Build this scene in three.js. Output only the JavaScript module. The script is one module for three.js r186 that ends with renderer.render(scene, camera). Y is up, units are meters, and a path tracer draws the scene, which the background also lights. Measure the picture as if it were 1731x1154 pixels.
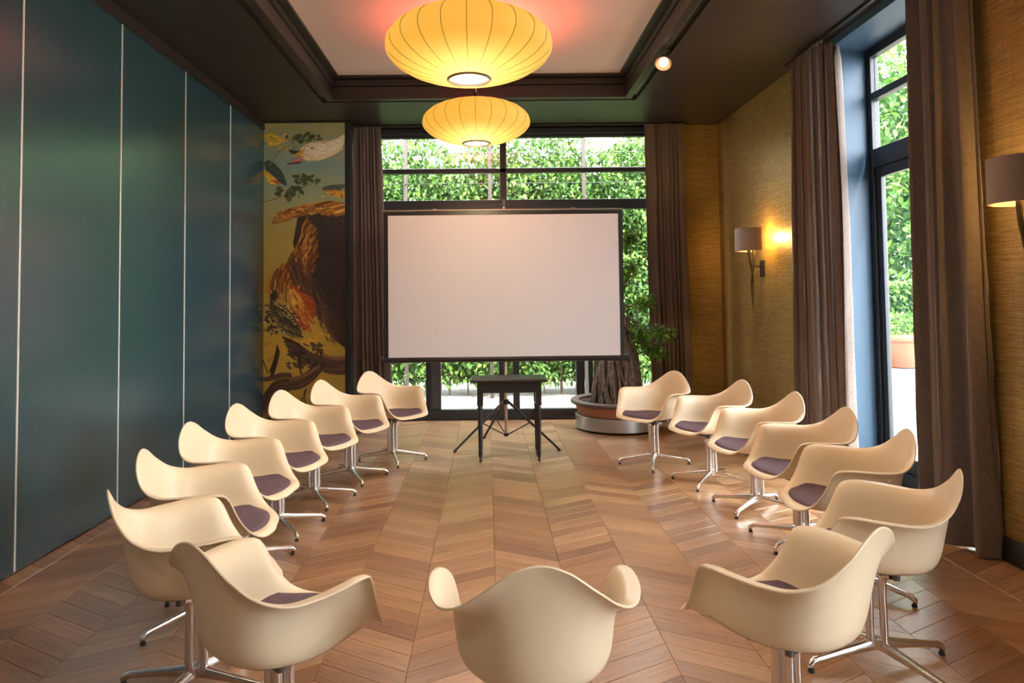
import * as THREE from 'three';
import { mergeGeometries } from 'three/addons/utils/BufferGeometryUtils.js';
import { RoundedBoxGeometry } from 'three/addons/geometries/RoundedBoxGeometry.js';
import { RectAreaLightUniformsLib } from 'three/addons/lights/RectAreaLightUniformsLib.js';
RectAreaLightUniformsLib.init();

// ---------------------------------------------------------------- camera, sky, sun, exposure
const scene = new THREE.Scene();
const renderer = new THREE.WebGLRenderer({ antialias: true });
renderer.toneMapping = THREE.LinearToneMapping;
renderer.toneMappingExposure = 1.4;
renderer.shadowMap.enabled = true;
const camera = new THREE.PerspectiveCamera(2 * Math.atan(577 / 1160) * 180 / Math.PI, 1731 / 1154, 0.05, 200);
camera.position.set(0, 1.5, 0);
camera.rotation.set(0.0406, -0.0062, -0.0109, 'YXZ');
camera.setViewOffset(1731, 1154, 34.79, 121.48, 1731, 1154);
camera.updateProjectionMatrix();
scene.background = new THREE.Color().setRGB(14.5, 14.9, 15.6);
const sun = new THREE.DirectionalLight(new THREE.Color().setRGB(1, 0.95, 0.86), 10);
sun.position.set(0.22 * 30, 0.88 * 30, -6 + 0.42 * 30); sun.target.position.set(0, 0, -6);
sun.castShadow = true; sun.shadow.radius = 2;
Object.assign(sun.shadow.camera, { left: -20, right: 20, top: 20, bottom: -20, near: 1, far: 80 });
scene.add(sun, sun.target);

const SPOT = 3.5, PEND = 2, RED = 9; // candela of each track spot and pendant

// ---------------------------------------------------------------- helpers
let seed = 12345;
const rnd = () => { seed = (seed * 1664525 + 1013904223) >>> 0; return seed / 4294967296; };
const rr = (a, b) => a + (b - a) * rnd();
const V = (x, y, z) => new THREE.Vector3(x, y, z);
const sin = Math.sin, cos = Math.cos, PI = Math.PI;
const lerp = (a, b, t) => a + (b - a) * t;
const clamp = (x, a, b) => Math.min(b, Math.max(a, x));
const smooth = (a, b, x) => { const t = clamp((x - a) / (b - a), 0, 1); return t * t * (3 - 2 * t); };
const used = {};
function numbered(n) { const k = used[n] = (used[n] ?? -1) + 1; return k ? n + '_' + String(k).padStart(3, '0') : n; }
function mesh(name, geo, m, parent) {
  const list = Array.isArray(geo) ? geo : [geo];
  const g = list.length > 1 ? mergeGeometries(list.map((q) => { const r = q.index ? q.toNonIndexed() : q; for (const k of Object.keys(r.attributes)) if (!['position', 'normal', 'uv'].includes(k)) r.deleteAttribute(k); return r; })) : list[0];
  const o = new THREE.Mesh(g, m); o.castShadow = o.receiveShadow = true;
  if (parent) { o.name = name; parent.add(o); } else { o.name = numbered(name); scene.add(o); }
  return o;
}
function group(name, pos = [0, 0, 0], turn = 0) { const g = new THREE.Group(); g.name = numbered(name); g.position.set(...pos); g.rotation.y = turn; scene.add(g); return g; }
function tag(o, label, category, grp) { o.userData.label = label; o.userData.category = category; if (grp) o.userData.group = grp; return o; }
function struct(o, label) { o.userData.kind = 'structure'; if (label) o.userData.label = label; o.userData.category = o.userData.category ?? (o.name.split('_')[0]); return o; }
function dup(src, name) { const c = src.clone(); c.name = numbered(name ?? src.name.replace(/_\d+$/, '')); scene.add(c); c.userData = { ...src.userData }; return c; }
function uvm(g, s = 1) { // uv in metres from position, by the facing of each face
  const h = g.index ? g.toNonIndexed() : g; if (!h.attributes.normal) h.computeVertexNormals();
  const p = h.attributes.position, n = h.attributes.normal, uv = new Float32Array(p.count * 2);
  for (let i = 0; i < p.count; i++) {
    const ax = Math.abs(n.getX(i)), ay = Math.abs(n.getY(i)), az = Math.abs(n.getZ(i));
    const [u, v] = ax > ay && ax > az ? [p.getZ(i), p.getY(i)] : ay > az ? [p.getX(i), p.getZ(i)] : [p.getX(i), p.getY(i)];
    uv[2 * i] = u * s; uv[2 * i + 1] = v * s;
  }
  h.setAttribute('uv', new THREE.BufferAttribute(uv, 2)); return h;
}
function box(x0, x1, y0, y1, z0, z1) { const g = new THREE.BoxGeometry(x1 - x0, y1 - y0, z1 - z0); g.translate((x0 + x1) / 2, (y0 + y1) / 2, (z0 + z1) / 2); return uvm(g); }
function rbox(x0, x1, y0, y1, z0, z1, r = 0.004) { const w = x1 - x0, h = y1 - y0, d = z1 - z0; const g = new RoundedBoxGeometry(w, h, d, 2, Math.min(r, w / 2.01, h / 2.01, d / 2.01)); g.translate((x0 + x1) / 2, (y0 + y1) / 2, (z0 + z1) / 2); return uvm(g); }
function cyl(r0, r1, y0, y1, seg = 20, x = 0, z = 0) { const g = new THREE.CylinderGeometry(r1, r0, y1 - y0, seg); g.translate(x, (y0 + y1) / 2, z); return g; }
function tube(pts, r, seg = 24, rad = 8, closed = false) { return new THREE.TubeGeometry(new THREE.CatmullRomCurve3(pts.map((p) => (p.isVector3 ? p : V(...p))), closed), seg, r, rad, closed); }
function rod(a, b, r, r2 = r, rad = 10) { const A = V(...a), B = V(...b), d = B.clone().sub(A); const g = new THREE.CylinderGeometry(r2, r, d.length(), rad); g.applyQuaternion(new THREE.Quaternion().setFromUnitVectors(V(0, 1, 0), d.normalize())); g.translate((A.x + B.x) / 2, (A.y + B.y) / 2, (A.z + B.z) / 2); return g; }
// a skin through rings of points (all rings the same count), ends closed
function loft(rings, cap = true) {
  const n = rings[0].length, pos = [], idx = [];
  for (const r of rings) for (const p of r) pos.push(p.x, p.y, p.z);
  for (let i = 0; i < rings.length - 1; i++) for (let j = 0; j < n; j++) { const a = i * n + j, b = i * n + (j + 1) % n, c = a + n, d = b + n; idx.push(a, b, d, a, d, c); }
  if (cap) for (const [i, f] of [[0, 1], [rings.length - 1, 0]]) {
    const c = pos.length / 3, m = V(0, 0, 0); rings[i].forEach((p) => m.addScaledVector(p, 1 / n)); pos.push(m.x, m.y, m.z);
    for (let j = 0; j < n; j++) { const a = i * n + j, b = i * n + (j + 1) % n; f ? idx.push(c, b, a) : idx.push(c, a, b); }
  }
  const g = new THREE.BufferGeometry(); g.setAttribute('position', new THREE.Float32BufferAttribute(pos, 3)); g.setAttribute('uv', new THREE.Float32BufferAttribute(new Float32Array(pos.length / 3 * 2), 2)); g.setIndex(idx); g.computeVertexNormals(); return g;
}
// a thick sheet over f(u, v): both faces and the edge between them
function sheet(f, nu, nv, thick, { closedU = false, uvScale = [1, 1] } = {}) {
  const P = [], N = [], cu = closedU ? nu : nu + 1;
  const F = (i, j) => f(i / nu, clamp(j / nv, 0, 1));
  for (let j = 0; j <= nv; j++) for (let i = 0; i < cu; i++) P.push(f(i / nu, j / nv));
  const at = (i, j) => P[j * cu + (closedU ? (i + nu) % nu : clamp(i, 0, nu))];
  for (let j = 0; j <= nv; j++) for (let i = 0; i < cu; i++) {
    const du = at(i + 1, j).clone().sub(at(i - 1, j)), dv = at(i, Math.min(j + 1, nv)).clone().sub(at(i, Math.max(j - 1, 0)));
    const n = du.cross(dv); if (n.lengthSq() < 1e-16) n.copy(f(0.25, 0.02).clone().sub(f(0.5, 0.02)).cross(f(0.5, 0.02).clone().sub(f(0.75, 0.02)))); N.push(n.normalize());
  }
  const pos = [], uv = [], idx = [], layer = (o) => { const b = pos.length / 3; P.forEach((p, k) => { const n = N[k]; pos.push(p.x + n.x * o, p.y + n.y * o, p.z + n.z * o); uv.push((k % cu) / nu * uvScale[0], Math.floor(k / cu) / nv * uvScale[1]); }); return b; };
  const a0 = layer(0), b0 = layer(-thick);
  const quad = (a, b, c, d) => idx.push(a, b, c, a, c, d);
  for (let j = 0; j < nv; j++) for (let i = 0; i < nu; i++) {
    const i1 = closedU ? (i + 1) % nu : i + 1, k = j * cu + i, l = j * cu + i1, m = (j + 1) * cu + i1, n = (j + 1) * cu + i;
    quad(a0 + k, a0 + l, a0 + m, a0 + n); quad(b0 + k, b0 + n, b0 + m, b0 + l);
  }
  // rounded rim strip: a middle line pushed out a little
  const rim = (line, out) => {
    const base = pos.length / 3;
    line.forEach(([k, o]) => { const p = P[k], n = N[k]; for (const s of [0, 1, 2]) { const off = [-thick * 0.02, -thick * 0.5, -thick * 0.98][s], e = s === 1 ? thick * 0.45 : 0; pos.push(p.x + n.x * off + o.x * e, p.y + n.y * off + o.y * e, p.z + n.z * off + o.z * e); uv.push(0, 0); } });
    const m = line.length, last = out ? m : m - 1;
    for (let i = 0; i < last; i++) for (const s of [0, 1]) { const a = base + i * 3 + s, b = base + ((i + 1) % m) * 3 + s; quad(a, a + 1, b + 1, b); }
  };
  const edge = (k, l) => P[k].clone().sub(P[l]).normalize();
  const top = [], bot = [];
  for (let i = 0; i < cu; i++) { top.push([nv * cu + i, edge(nv * cu + i, (nv - 1) * cu + i)]); bot.push([i, edge(i, cu + i)]); }
  rim(top, closedU); if (P[0].distanceTo(P[1]) > 1e-6) rim(bot, closedU);
  if (!closedU) { const l = [], r = []; for (let j = 0; j <= nv; j++) { l.push([j * cu, edge(j * cu, j * cu + 1)]); r.push([j * cu + nu, edge(j * cu + nu, j * cu + nu - 1)]); } rim(l, false); rim(r, false); }
  const g = new THREE.BufferGeometry(); g.setAttribute('position', new THREE.Float32BufferAttribute(pos, 3)); g.setAttribute('uv', new THREE.Float32BufferAttribute(uv, 2)); g.setIndex(idx); g.computeVertexNormals(); return g;
}
// smooth periodic or open interpolation of keyed rows [t, ...values]
function keyed(rows) {
  const m = rows.length, slope = (i, k) => { if (i <= 0 || i >= m - 1) return 0; return (rows[i + 1][k] - rows[i - 1][k]) / (rows[i + 1][0] - rows[i - 1][0]); };
  return (t) => {
    let i = 0; while (i < m - 2 && t > rows[i + 1][0]) i++;
    const a = rows[i], b = rows[i + 1], h = b[0] - a[0], s = clamp((t - a[0]) / h, 0, 1), s2 = s * s, s3 = s2 * s;
    return a.slice(1).map((_, q) => { const k = q + 1; return (2 * s3 - 3 * s2 + 1) * a[k] + (s3 - 2 * s2 + s) * h * slope(i, k) + (-2 * s3 + 3 * s2) * b[k] + (s3 - s2) * h * slope(i + 1, k); });
  };
}
function bspline(c, t) { // clamped cubic
  const n = c.length - 1, p = 3, kn = []; for (let i = 0; i <= n + p + 1; i++) kn.push(i <= p ? 0 : i > n ? n - p + 1 : i - p);
  const u = clamp(t, 0, 0.999999) * (n - p + 1); let k = p; while (u >= kn[k + 1]) k++;
  const d = []; for (let j = 0; j <= p; j++) d.push(c[j + k - p].slice());
  for (let r = 1; r <= p; r++) for (let j = p; j >= r; j--) { const i = j + k - p, al = (u - kn[i]) / (kn[i + p - r + 1] - kn[i]); d[j] = d[j].map((v, q) => (1 - al) * d[j - 1][q] + al * v); }
  return d[p];
}
// ---------------------------------------------------------------- computed textures
const hash = (x, y, s = 0) => { let h = (x * 374761393 + y * 668265263 + s * 974634777) | 0; h = Math.imul(h ^ (h >>> 13), 1274126177); return ((h ^ (h >>> 16)) >>> 0) / 4294967296; };
function noise(x, y, px, py, s = 0) { const xi = Math.floor(x), yi = Math.floor(y), fx = x - xi, fy = y - yi, a = fx * fx * (3 - 2 * fx), b = fy * fy * (3 - 2 * fy), w = (q, m) => ((q % m) + m) % m; const h = (i, j) => hash(w(xi + i, px), w(yi + j, py), s); return lerp(lerp(h(0, 0), h(1, 0), a), lerp(h(0, 1), h(1, 1), a), b); }
function texture(w, h, f, srgb = true) {
  const d = new Uint8Array(w * h * 4);
  for (let j = 0; j < h; j++) for (let i = 0; i < w; i++) { const c = f(i / w, j / h), k = (j * w + i) * 4; for (let q = 0; q < 3; q++) d[k + q] = clamp(Math.round(255 * (Array.isArray(c) ? c[q] : c)), 0, 255); d[k + 3] = 255; }
  const t = new THREE.DataTexture(d, w, h); t.magFilter = THREE.LinearFilter; t.minFilter = THREE.LinearMipmapLinearFilter; t.generateMipmaps = true; t.wrapS = t.wrapT = THREE.RepeatWrapping; if (srgb) t.colorSpace = THREE.SRGBColorSpace; t.needsUpdate = true; return t;
}
function rep(t, x, y = x) { const c = t.clone(); c.repeat.set(x, y); c.needsUpdate = true; return c; }
const woodTex = texture(1024, 512, (u, v) => {
  const w = noise(u * 6, v * 10, 6, 10, 1) * 0.6, g = noise(u * 8, v * 90 + w * 6, 8, 96, 2), f = noise(u * 40, v * 256, 40, 256, 3), c = noise(u * 3, v * 5, 3, 5, 4);
  const pore = noise(u * 60, v * 200, 60, 200, 6) > 0.86 ? 0.1 : 0;
  const k = 0.74 + 0.16 * g + 0.08 * f + 0.12 * (c - 0.5) - pore; return [k, k * 0.985, k * 0.96];
});
const clothTex = texture(512, 512, (u, v) => { const k = 0.78 + 0.12 * noise(u * 256, v * 40, 256, 40, 1) + 0.1 * noise(u * 60, v * 256, 60, 256, 2); return [k, k, k]; });
const goldTex = texture(1024, 1024, (u, v) => { const a = noise(u * 14, v * 340, 14, 340, 1), b = noise(u * 40, v * 512, 40, 512, 2), c = noise(u * 300, v * 8, 300, 8, 3), d = noise(u * 4, v * 4, 4, 4, 4); const k = 0.6 + 0.22 * a + 0.16 * b + 0.07 * c + 0.08 * (d - 0.5); return [k, k * 0.985, k * 0.94]; });
const linenTex = texture(512, 512, (u, v) => { const k = 0.9 + 0.04 * noise(u * 256, v * 256, 256, 256, 1) + 0.05 * noise(u * 20, v * 200, 20, 200, 2); return [k, k, k]; });
const speckle = texture(512, 512, (u, v) => { const a = noise(u * 128, v * 128, 128, 128, 1), b = noise(u * 40, v * 40, 40, 40, 2), c = noise(u * 6, v * 6, 6, 6, 3); const k = 0.5 + 0.3 * a + 0.2 * b * c + 0.1 * c; return [k, k * 0.985, k * 0.96]; });
const barkTex = texture(256, 512, (u, v) => { const k = 0.45 + 0.35 * noise(u * 40, v * 8, 40, 8, 1) + 0.25 * noise(u * 80, v * 60, 80, 60, 2); return [k, k * 0.97, k * 0.94]; });
const mat = (c, roughness, metalness = 0, extra = {}) => new THREE.MeshPhysicalMaterial({ color: new THREE.Color().setRGB(...c), roughness, metalness, ...extra });
const M = {
  shell: mat([0.82, 0.68, 0.485], 0.32, 0, { specularIntensity: 0.6 }),
  pad: mat([0.165, 0.108, 0.145], 0.95, 0, { map: rep(clothTex, 1, 1), bumpMap: rep(clothTex, 1, 1), bumpScale: 0.0008 }),
  chrome: mat([0.80, 0.79, 0.78], 0.2, 1),
  rubber: mat([0.02, 0.02, 0.02], 0.6),
  panel: mat([0.018, 0.060, 0.078], 0.25, 0, { ior: 2.0 }),
  strip: mat([0.80, 0.79, 0.76], 0.4, 0.3),
  darkCeil: mat([0.030, 0.022, 0.021], 0.42, 0, { bumpMap: rep(speckle, 0.6, 0.6), bumpScale: 0.0005 }),
  paleCeil: mat([0.66, 0.56, 0.55], 0.75),
  gold: mat([0.47, 0.315, 0.11], 0.42, 0.45, { map: rep(goldTex, 0.7, 0.7), bumpMap: rep(goldTex, 0.7, 0.7), bumpScale: 0.0014 }),
  slate: mat([0.042, 0.092, 0.16], 0.45),
  frame: mat([0.028, 0.032, 0.038], 0.35),
  black: mat([0.014, 0.012, 0.012], 0.38),
  blackWood: mat([0.012, 0.010, 0.010], 0.33, 0, { clearcoat: 0.3, clearcoatRoughness: 0.3 }),
  glass: mat([0.97, 0.99, 0.98], 0, 0, { transmission: 1, thickness: 0, ior: 1.45 }),
  screen: mat([0.60, 0.565, 0.58], 0.9),
  curtain: mat([0.25, 0.19, 0.165], 0.95, 0, { map: rep(clothTex, 1, 1), transmission: 0.3, thickness: 0, sheen: 0.4, sheenRoughness: 0.6, sheenColor: new THREE.Color(0.5, 0.42, 0.38) }),
  plaster: mat([0.6, 0.55, 0.48], 0.9),
  terracotta: mat([0.30, 0.11, 0.05], 0.75, 0, { bumpMap: rep(speckle, 3), bumpScale: 0.002 }),
  rimDark: mat([0.10, 0.06, 0.045], 0.6),
  steel: mat([0.42, 0.40, 0.38], 0.38, 0.9),
  soil: mat([0.04, 0.028, 0.02], 1, 0, { bumpMap: rep(speckle, 4), bumpScale: 0.01 }),
  bark: mat([0.40, 0.30, 0.24], 0.85, 0, { map: rep(barkTex, 1, 1), bumpMap: rep(barkTex, 1, 1), bumpScale: 0.004 }),
  gravel: mat([0.40, 0.38, 0.355], 1, 0, { map: rep(speckle, 0.8), bumpMap: rep(speckle, 0.8), bumpScale: 0.02 }),
  leaf: mat([1, 1, 1], 0.75, 0, { transmission: 0.35, thickness: 0, specularIntensity: 0.45 }),
  brick: mat([0.22, 0.14, 0.1], 0.9), mortar: mat([0.26, 0.24, 0.21], 0.95),
  shadeCloth: mat([0.34, 0.28, 0.26], 0.9, 0, { map: rep(linenTex, 2, 2) }),
  bronze: mat([0.10, 0.075, 0.05], 0.42, 0.8),
};

// ---------------------------------------------------------------- the room
const XL = -2.634, XR = 2.884, XW = 3.23, HC = 3.615, ZM = -8.09, ZG = -8.44, ZW = -8.5, ZR = 4.6;
{ // floor: chevron boards over a dark base
  const floor = group('floor'); struct(floor, 'oak chevron parquet floor with a satin lacquer');
  mesh('floor_base', box(XL - 0.3, XR + 0.5, -0.2, -0.0125, ZW - 0.3, ZR), mat([0.02, 0.013, 0.009], 0.9), floor);
  const S0 = 0.0248, SP = 0.3637, PZ = 0.126, SL = 0.56;
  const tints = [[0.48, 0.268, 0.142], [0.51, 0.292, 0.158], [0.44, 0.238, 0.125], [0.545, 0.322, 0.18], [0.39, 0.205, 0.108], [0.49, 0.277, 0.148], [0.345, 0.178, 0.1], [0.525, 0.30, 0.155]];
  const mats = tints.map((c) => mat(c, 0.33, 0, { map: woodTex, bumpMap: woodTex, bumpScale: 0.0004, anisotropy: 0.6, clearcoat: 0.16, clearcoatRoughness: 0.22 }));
  const shape = (dir, variant, x0, z0, ix0 = 0, ix1 = SP) => { // board in strip coordinates, dir +1 falls towards the camera with x
    const e = 0.0007, c = 0.0014, pts = (ins, y) => { const a = ix0 + ins, b = ix1 - ins, q = ins * 1.15; return [[a, y, dir * SL * a + q], [b, y, dir * SL * b + q], [b, y, dir * SL * b + PZ - q], [a, y, dir * SL * a + PZ - q]]; };
    const top = pts(e + c, 0), mid = pts(e, -c), low = pts(e, -0.012), pos = [], uv = [], q4 = (a, b, d, f) => { for (const p of [a, d, b, a, f, d]) { pos.push(p[0] + x0, p[1], p[2] + z0); const along = (p[0] + dir * SL * p[2]) / (1 + SL * SL), across = (p[2] - dir * SL * p[0]) / 1.146; uv.push(along * 1.1 + variant * 0.37 + p[1], across * 2.2 + variant * 0.613 + p[1]); } };
    q4(...top); for (let k = 0; k < 4; k++) { const l = (k + 1) % 4; q4(mid[k], mid[l], top[l], top[k]); q4(low[k], low[l], mid[l], mid[k]); }
    const g = new THREE.BufferGeometry(); g.setAttribute('position', new THREE.Float32BufferAttribute(pos, 3)); g.setAttribute('uv', new THREE.Float32BufferAttribute(uv, 2)); g.computeVertexNormals(); return g;
  };
  const list = [];
  camera.updateMatrixWorld();
  for (let i = -8; i < 8; i++) {
    const x0 = S0 + i * SP, dir = ((i % 2) + 2) % 2 === 0 ? 1 : -1, x1 = x0 + SP;
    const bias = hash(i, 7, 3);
    for (let k = -70; k < 40; k++) {
      const z0 = k * PZ + (dir < 0 ? SL * SP : 0); if (z0 + PZ + SL * SP < ZW - 0.2 || z0 - SL * SP > ZR - 0.3) continue;
      const cx = x0 + SP / 2, cz = z0 + PZ / 2 + dir * SL * SP / 2, p = V(cx, 0, cz).project(camera), d = -cz;
      const seen = d > 1 && Math.abs(p.x) < 1.03 && Math.abs(p.y) < 1.03 && cx > XL && cx < XR;
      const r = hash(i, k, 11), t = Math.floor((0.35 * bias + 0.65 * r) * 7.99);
      list.push({ i, k, x0, z0, dir, t, r, size: seen ? 1 / (d * d * d) : 0, clip: x0 < XL || x1 > XR });
    }
  }
  list.sort((a, b) => b.size - a.size);
  const geos = {}; const rest = [];
  list.forEach((b, n) => {
    const variant = Math.floor(hash(b.i, b.k, 5) * 5);
    const lo = Math.max(0, XL - 0.005 - b.x0), hi = Math.min(SP, XR + 0.36 - b.x0);
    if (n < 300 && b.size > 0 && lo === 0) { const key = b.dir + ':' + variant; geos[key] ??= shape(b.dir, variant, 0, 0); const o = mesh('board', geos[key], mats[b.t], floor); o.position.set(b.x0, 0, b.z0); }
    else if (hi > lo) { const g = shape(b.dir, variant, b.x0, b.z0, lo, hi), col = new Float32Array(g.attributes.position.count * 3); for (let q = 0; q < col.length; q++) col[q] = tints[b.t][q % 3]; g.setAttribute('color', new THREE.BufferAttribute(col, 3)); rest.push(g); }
  });
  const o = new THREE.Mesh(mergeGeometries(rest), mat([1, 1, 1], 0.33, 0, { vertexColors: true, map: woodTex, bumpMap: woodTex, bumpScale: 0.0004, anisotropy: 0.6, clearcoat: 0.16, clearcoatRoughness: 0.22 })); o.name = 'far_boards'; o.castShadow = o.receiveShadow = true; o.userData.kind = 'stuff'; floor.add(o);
}
{ // left wall: tall satin panels with pale strips between them
  const w = group('wall_left'); struct(w, 'dark satin panel wall with thin pale joint strips');
  mesh('wall_core', box(XL - 0.3, XL - 0.03, -0.2, HC + 0.5, ZW - 0.3, ZR + 0.3), M.plaster, w);
  for (let k = 0; k < 12; k++) {
    const z0 = ZM + k * 1.0535, z1 = z0 + 1.0535;
    mesh('panel', rbox(XL - 0.028, XL, 0.012, 3.515, z0 + 0.008, z1 - 0.008, 0.003), M.panel, w);
    if (k) mesh('joint_strip', rbox(XL - 0.02, XL + 0.003, 0.012, 3.515, z0 - 0.0075, z0 + 0.0075, 0.002), M.strip, w);
  }
  mesh('top_rail', box(XL - 0.03, XL + 0.012, 3.515, HC + 0.02, ZM, ZR), M.darkCeil, w);
}
{ // back wall: mural pier on the left, gold pier on the right
  const w = group('wall_back'); struct(w, 'back wall piers either side of the garden window');
  mesh('mural_pier', box(XL - 0.3, -1.62, -0.2, HC + 0.4, -8.8, ZM - 0.012), M.frame, w);
  mesh('gold_pier', box(2.30, XR + 0.5, -0.2, HC + 0.4, -8.8, ZG), M.gold, w);
  mesh('skirting', box(2.30, XR, 0, 0.13, ZG, ZG + 0.015), M.black, w);
  mesh('lintel', box(XL, XR + 0.3, HC, HC + 0.5, -8.8, ZW), M.darkCeil, w);
}
{ // right wall with its window openings, rear wall
  const w = group('wall_right'); struct(w, 'gold grasscloth wall with deep window openings');
  const open = [[-5.73, -4.1], [-1.2, 0.1]]; let z = -8.8;
  for (const [a, b] of [...open, [ZR + 0.3, ZR + 0.3]]) {
    mesh('wallpaper', box(XR, XR + 0.02, 0, HC + 0.02, z, Math.min(a, ZR)), M.gold, w);
    mesh('wall_core', box(XR + 0.02, XW + 0.075, -0.2, HC + 0.5, z, a), M.slate, w);
    mesh('skirting', rbox(XR - 0.016, XR, 0, 0.14, Math.max(z, ZG), Math.min(a, ZR), 0.004), M.black, w);
    z = b;
  }
  for (const [a, b] of open) { mesh('window_head', box(XR, XW + 0.075, 3.55, HC + 0.5, a, b), M.slate, w); mesh('threshold', box(XR, XW + 0.075, -0.2, 0.001, a, b), M.frame, w); }
  const r = group('wall_rear'); struct(r, 'plain plaster wall behind the viewer');
  mesh('wall_core', box(XL - 0.3, XW + 0.2, -0.2, HC + 0.5, ZR, ZR + 0.3), M.plaster, r);
}
{ // ceiling: dark soffit, stepped tray, pale field
  const c = group('ceiling'); struct(c, 'dark brown soffit round a pale recessed ceiling tray');
  const tl = -1.727, tr = 1.596, td = -7.30, H2 = 3.844, th = 0.2;
  mesh('soffit', [box(XL - 0.3, tl - 0.03, HC, HC + th, -8.8, ZR + 0.3)], M.darkCeil, c);
  mesh('soffit', [box(tr + 0.03, XW + 0.2, HC, HC + th, -8.8, ZR + 0.3)], M.darkCeil, c);
  mesh('soffit', [box(tl - 0.03, tr + 0.03, HC, HC + th, -8.8, td - 0.03)], M.darkCeil, c);
  // groove behind the moulding
  mesh('groove', [box(tl - 0.05, tl + 0.03, HC + 0.09, HC + 0.2, td - 0.05, ZR), box(tr - 0.03, tr + 0.05, HC + 0.09, HC + 0.2, td - 0.05, ZR), box(tl, tr, HC + 0.09, HC + 0.2, td - 0.05, td + 0.03)], M.black, c);
  // mouldings: lower board, upper board, each a part on three sides
  const side = (name, in0, in1, y0, y1, r) => {
    mesh(name, rbox(tl + in0, tl + in1, y0, y1, td + in0, ZR, r), M.darkCeil, c);
    mesh(name, rbox(tr - in1, tr - in0, y0, y1, td + in0, ZR, r), M.darkCeil, c);
    mesh(name, rbox(tl + in1, tr - in1, y0, y1, td + in0, td + in1, r), M.darkCeil, c);
  };
  side('lower_moulding', 0.03, 0.11, HC - 0.004, HC + 0.13, 0.006);
  side('middle_moulding', 0.05, 0.125, HC + 0.137, HC + 0.20, 0.004);
  side('upper_moulding', 0.05, 0.19, HC + 0.208, HC + 0.26, 0.004);
  mesh('pale_field', box(tl - 0.2, tr + 0.2, H2, H2 + 0.2, td - 0.2, ZR + 0.3), M.paleCeil, c);
  mesh('roof_slab', box(XL - 0.3, XW + 0.22, H2 + 0.2, H2 + 0.35, -8.8, ZR + 0.3), M.plaster, c);
}
// ---------------------------------------------------------------- windows
const barX = (x0, x1, y0, y1, z0, z1) => rbox(x0, x1, y0, y1, z0, z1, 0.006);
{ // garden window in the back wall
  const w = group('window_1'); struct(w, 'wide dark framed garden window with French doors');
  const z0 = ZW - 0.08, z1 = ZW, bars = [
    [-1.62, 2.30, 3.495, 3.62], [-1.62, 2.30, 3.052, 3.108], [-1.62, 2.30, 2.588, 2.714], [-1.62, 2.30, 0, 0.125],
    [-1.62, -1.52, 0.125, 3.495], [2.2, 2.30, 0.125, 3.495], [0.17, 0.255, 2.714, 3.495],
    [-0.77, -0.71, 0.125, 2.588], [0.132, 0.226, 0.125, 2.588], [0.306, 0.386, 0.125, 2.588], [1.086, 1.188, 0.125, 2.588], [1.239, 1.295, 0.125, 2.588]];
  for (const [a, b, c, d] of bars) mesh('frame_bar', barX(a, b, c, d, z0, z1), M.frame, w);
  mesh('frame_bar', barX(-0.71, -0.585, 0.125, 2.588, z0 - 0.03, z1 - 0.035), mat([0.08, 0.085, 0.09], 0.4), w);
  mesh('blind_box', rbox(-1.6, 2.3, 3.535, 3.6, ZW, ZW + 0.05, 0.006), M.frame, w);
  const panes = [[-1.52, 0.17, 3.108, 3.495], [0.255, 2.2, 3.108, 3.495], [-1.52, 0.17, 2.714, 3.052], [0.255, 2.2, 2.714, 3.052], [-1.52, -0.77, 0.125, 2.588], [-0.585, 0.132, 0.125, 2.588], [0.226, 0.306, 0.125, 2.588], [0.386, 1.086, 0.125, 2.588], [1.188, 1.239, 0.125, 2.588], [1.295, 2.2, 0.125, 2.588]];
  for (const [a, b, c, d] of panes) mesh('pane', box(a, b, c, d, ZW - 0.045, ZW - 0.039), M.glass, w);
}
function sideWindow(n, za, zb) { // window in the right wall, seen across its depth
  const w = group('window_' + n); struct(w, 'tall dark framed window in the gold wall');
  const x0 = XW, x1 = XW + 0.07, bar = (y0, y1, z0, z1, a = x0, b = x1) => mesh('frame_bar', rbox(a, b, y0, y1, z0, z1, 0.006), M.frame, w);
  bar(0, 3.55, za, za + 0.06); bar(0, 3.55, zb - 0.06, zb); bar(3.48, 3.55, za + 0.06, zb - 0.06); bar(3.113, 3.175, za + 0.06, zb - 0.06); bar(2.545, 2.70, za + 0.06, zb - 0.06); bar(0, 0.1, za + 0.06, zb - 0.06);
  bar(0.1, 2.545, za + 0.06, za + 0.13, x0 + 0.02, x1 - 0.01); bar(0.1, 2.545, zb - 0.13, zb - 0.06, x0 + 0.02, x1 - 0.01); bar(2.46, 2.545, za + 0.13, zb - 0.13, x0 + 0.02, x1 - 0.01); bar(0.1, 0.22, za + 0.13, zb - 0.13, x0 + 0.02, x1 - 0.01);
  for (const [y0, y1, m] of [[3.175, 3.48, 0.06], [2.70, 3.113, 0.06], [0.22, 2.46, 0.13]]) mesh('pane', box(XW + 0.035, XW + 0.041, y0, y1, za + m, zb - m), M.glass, w);
}
sideWindow(2, -5.73, -4.1); sideWindow(3, -1.2, 0.1);

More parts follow.
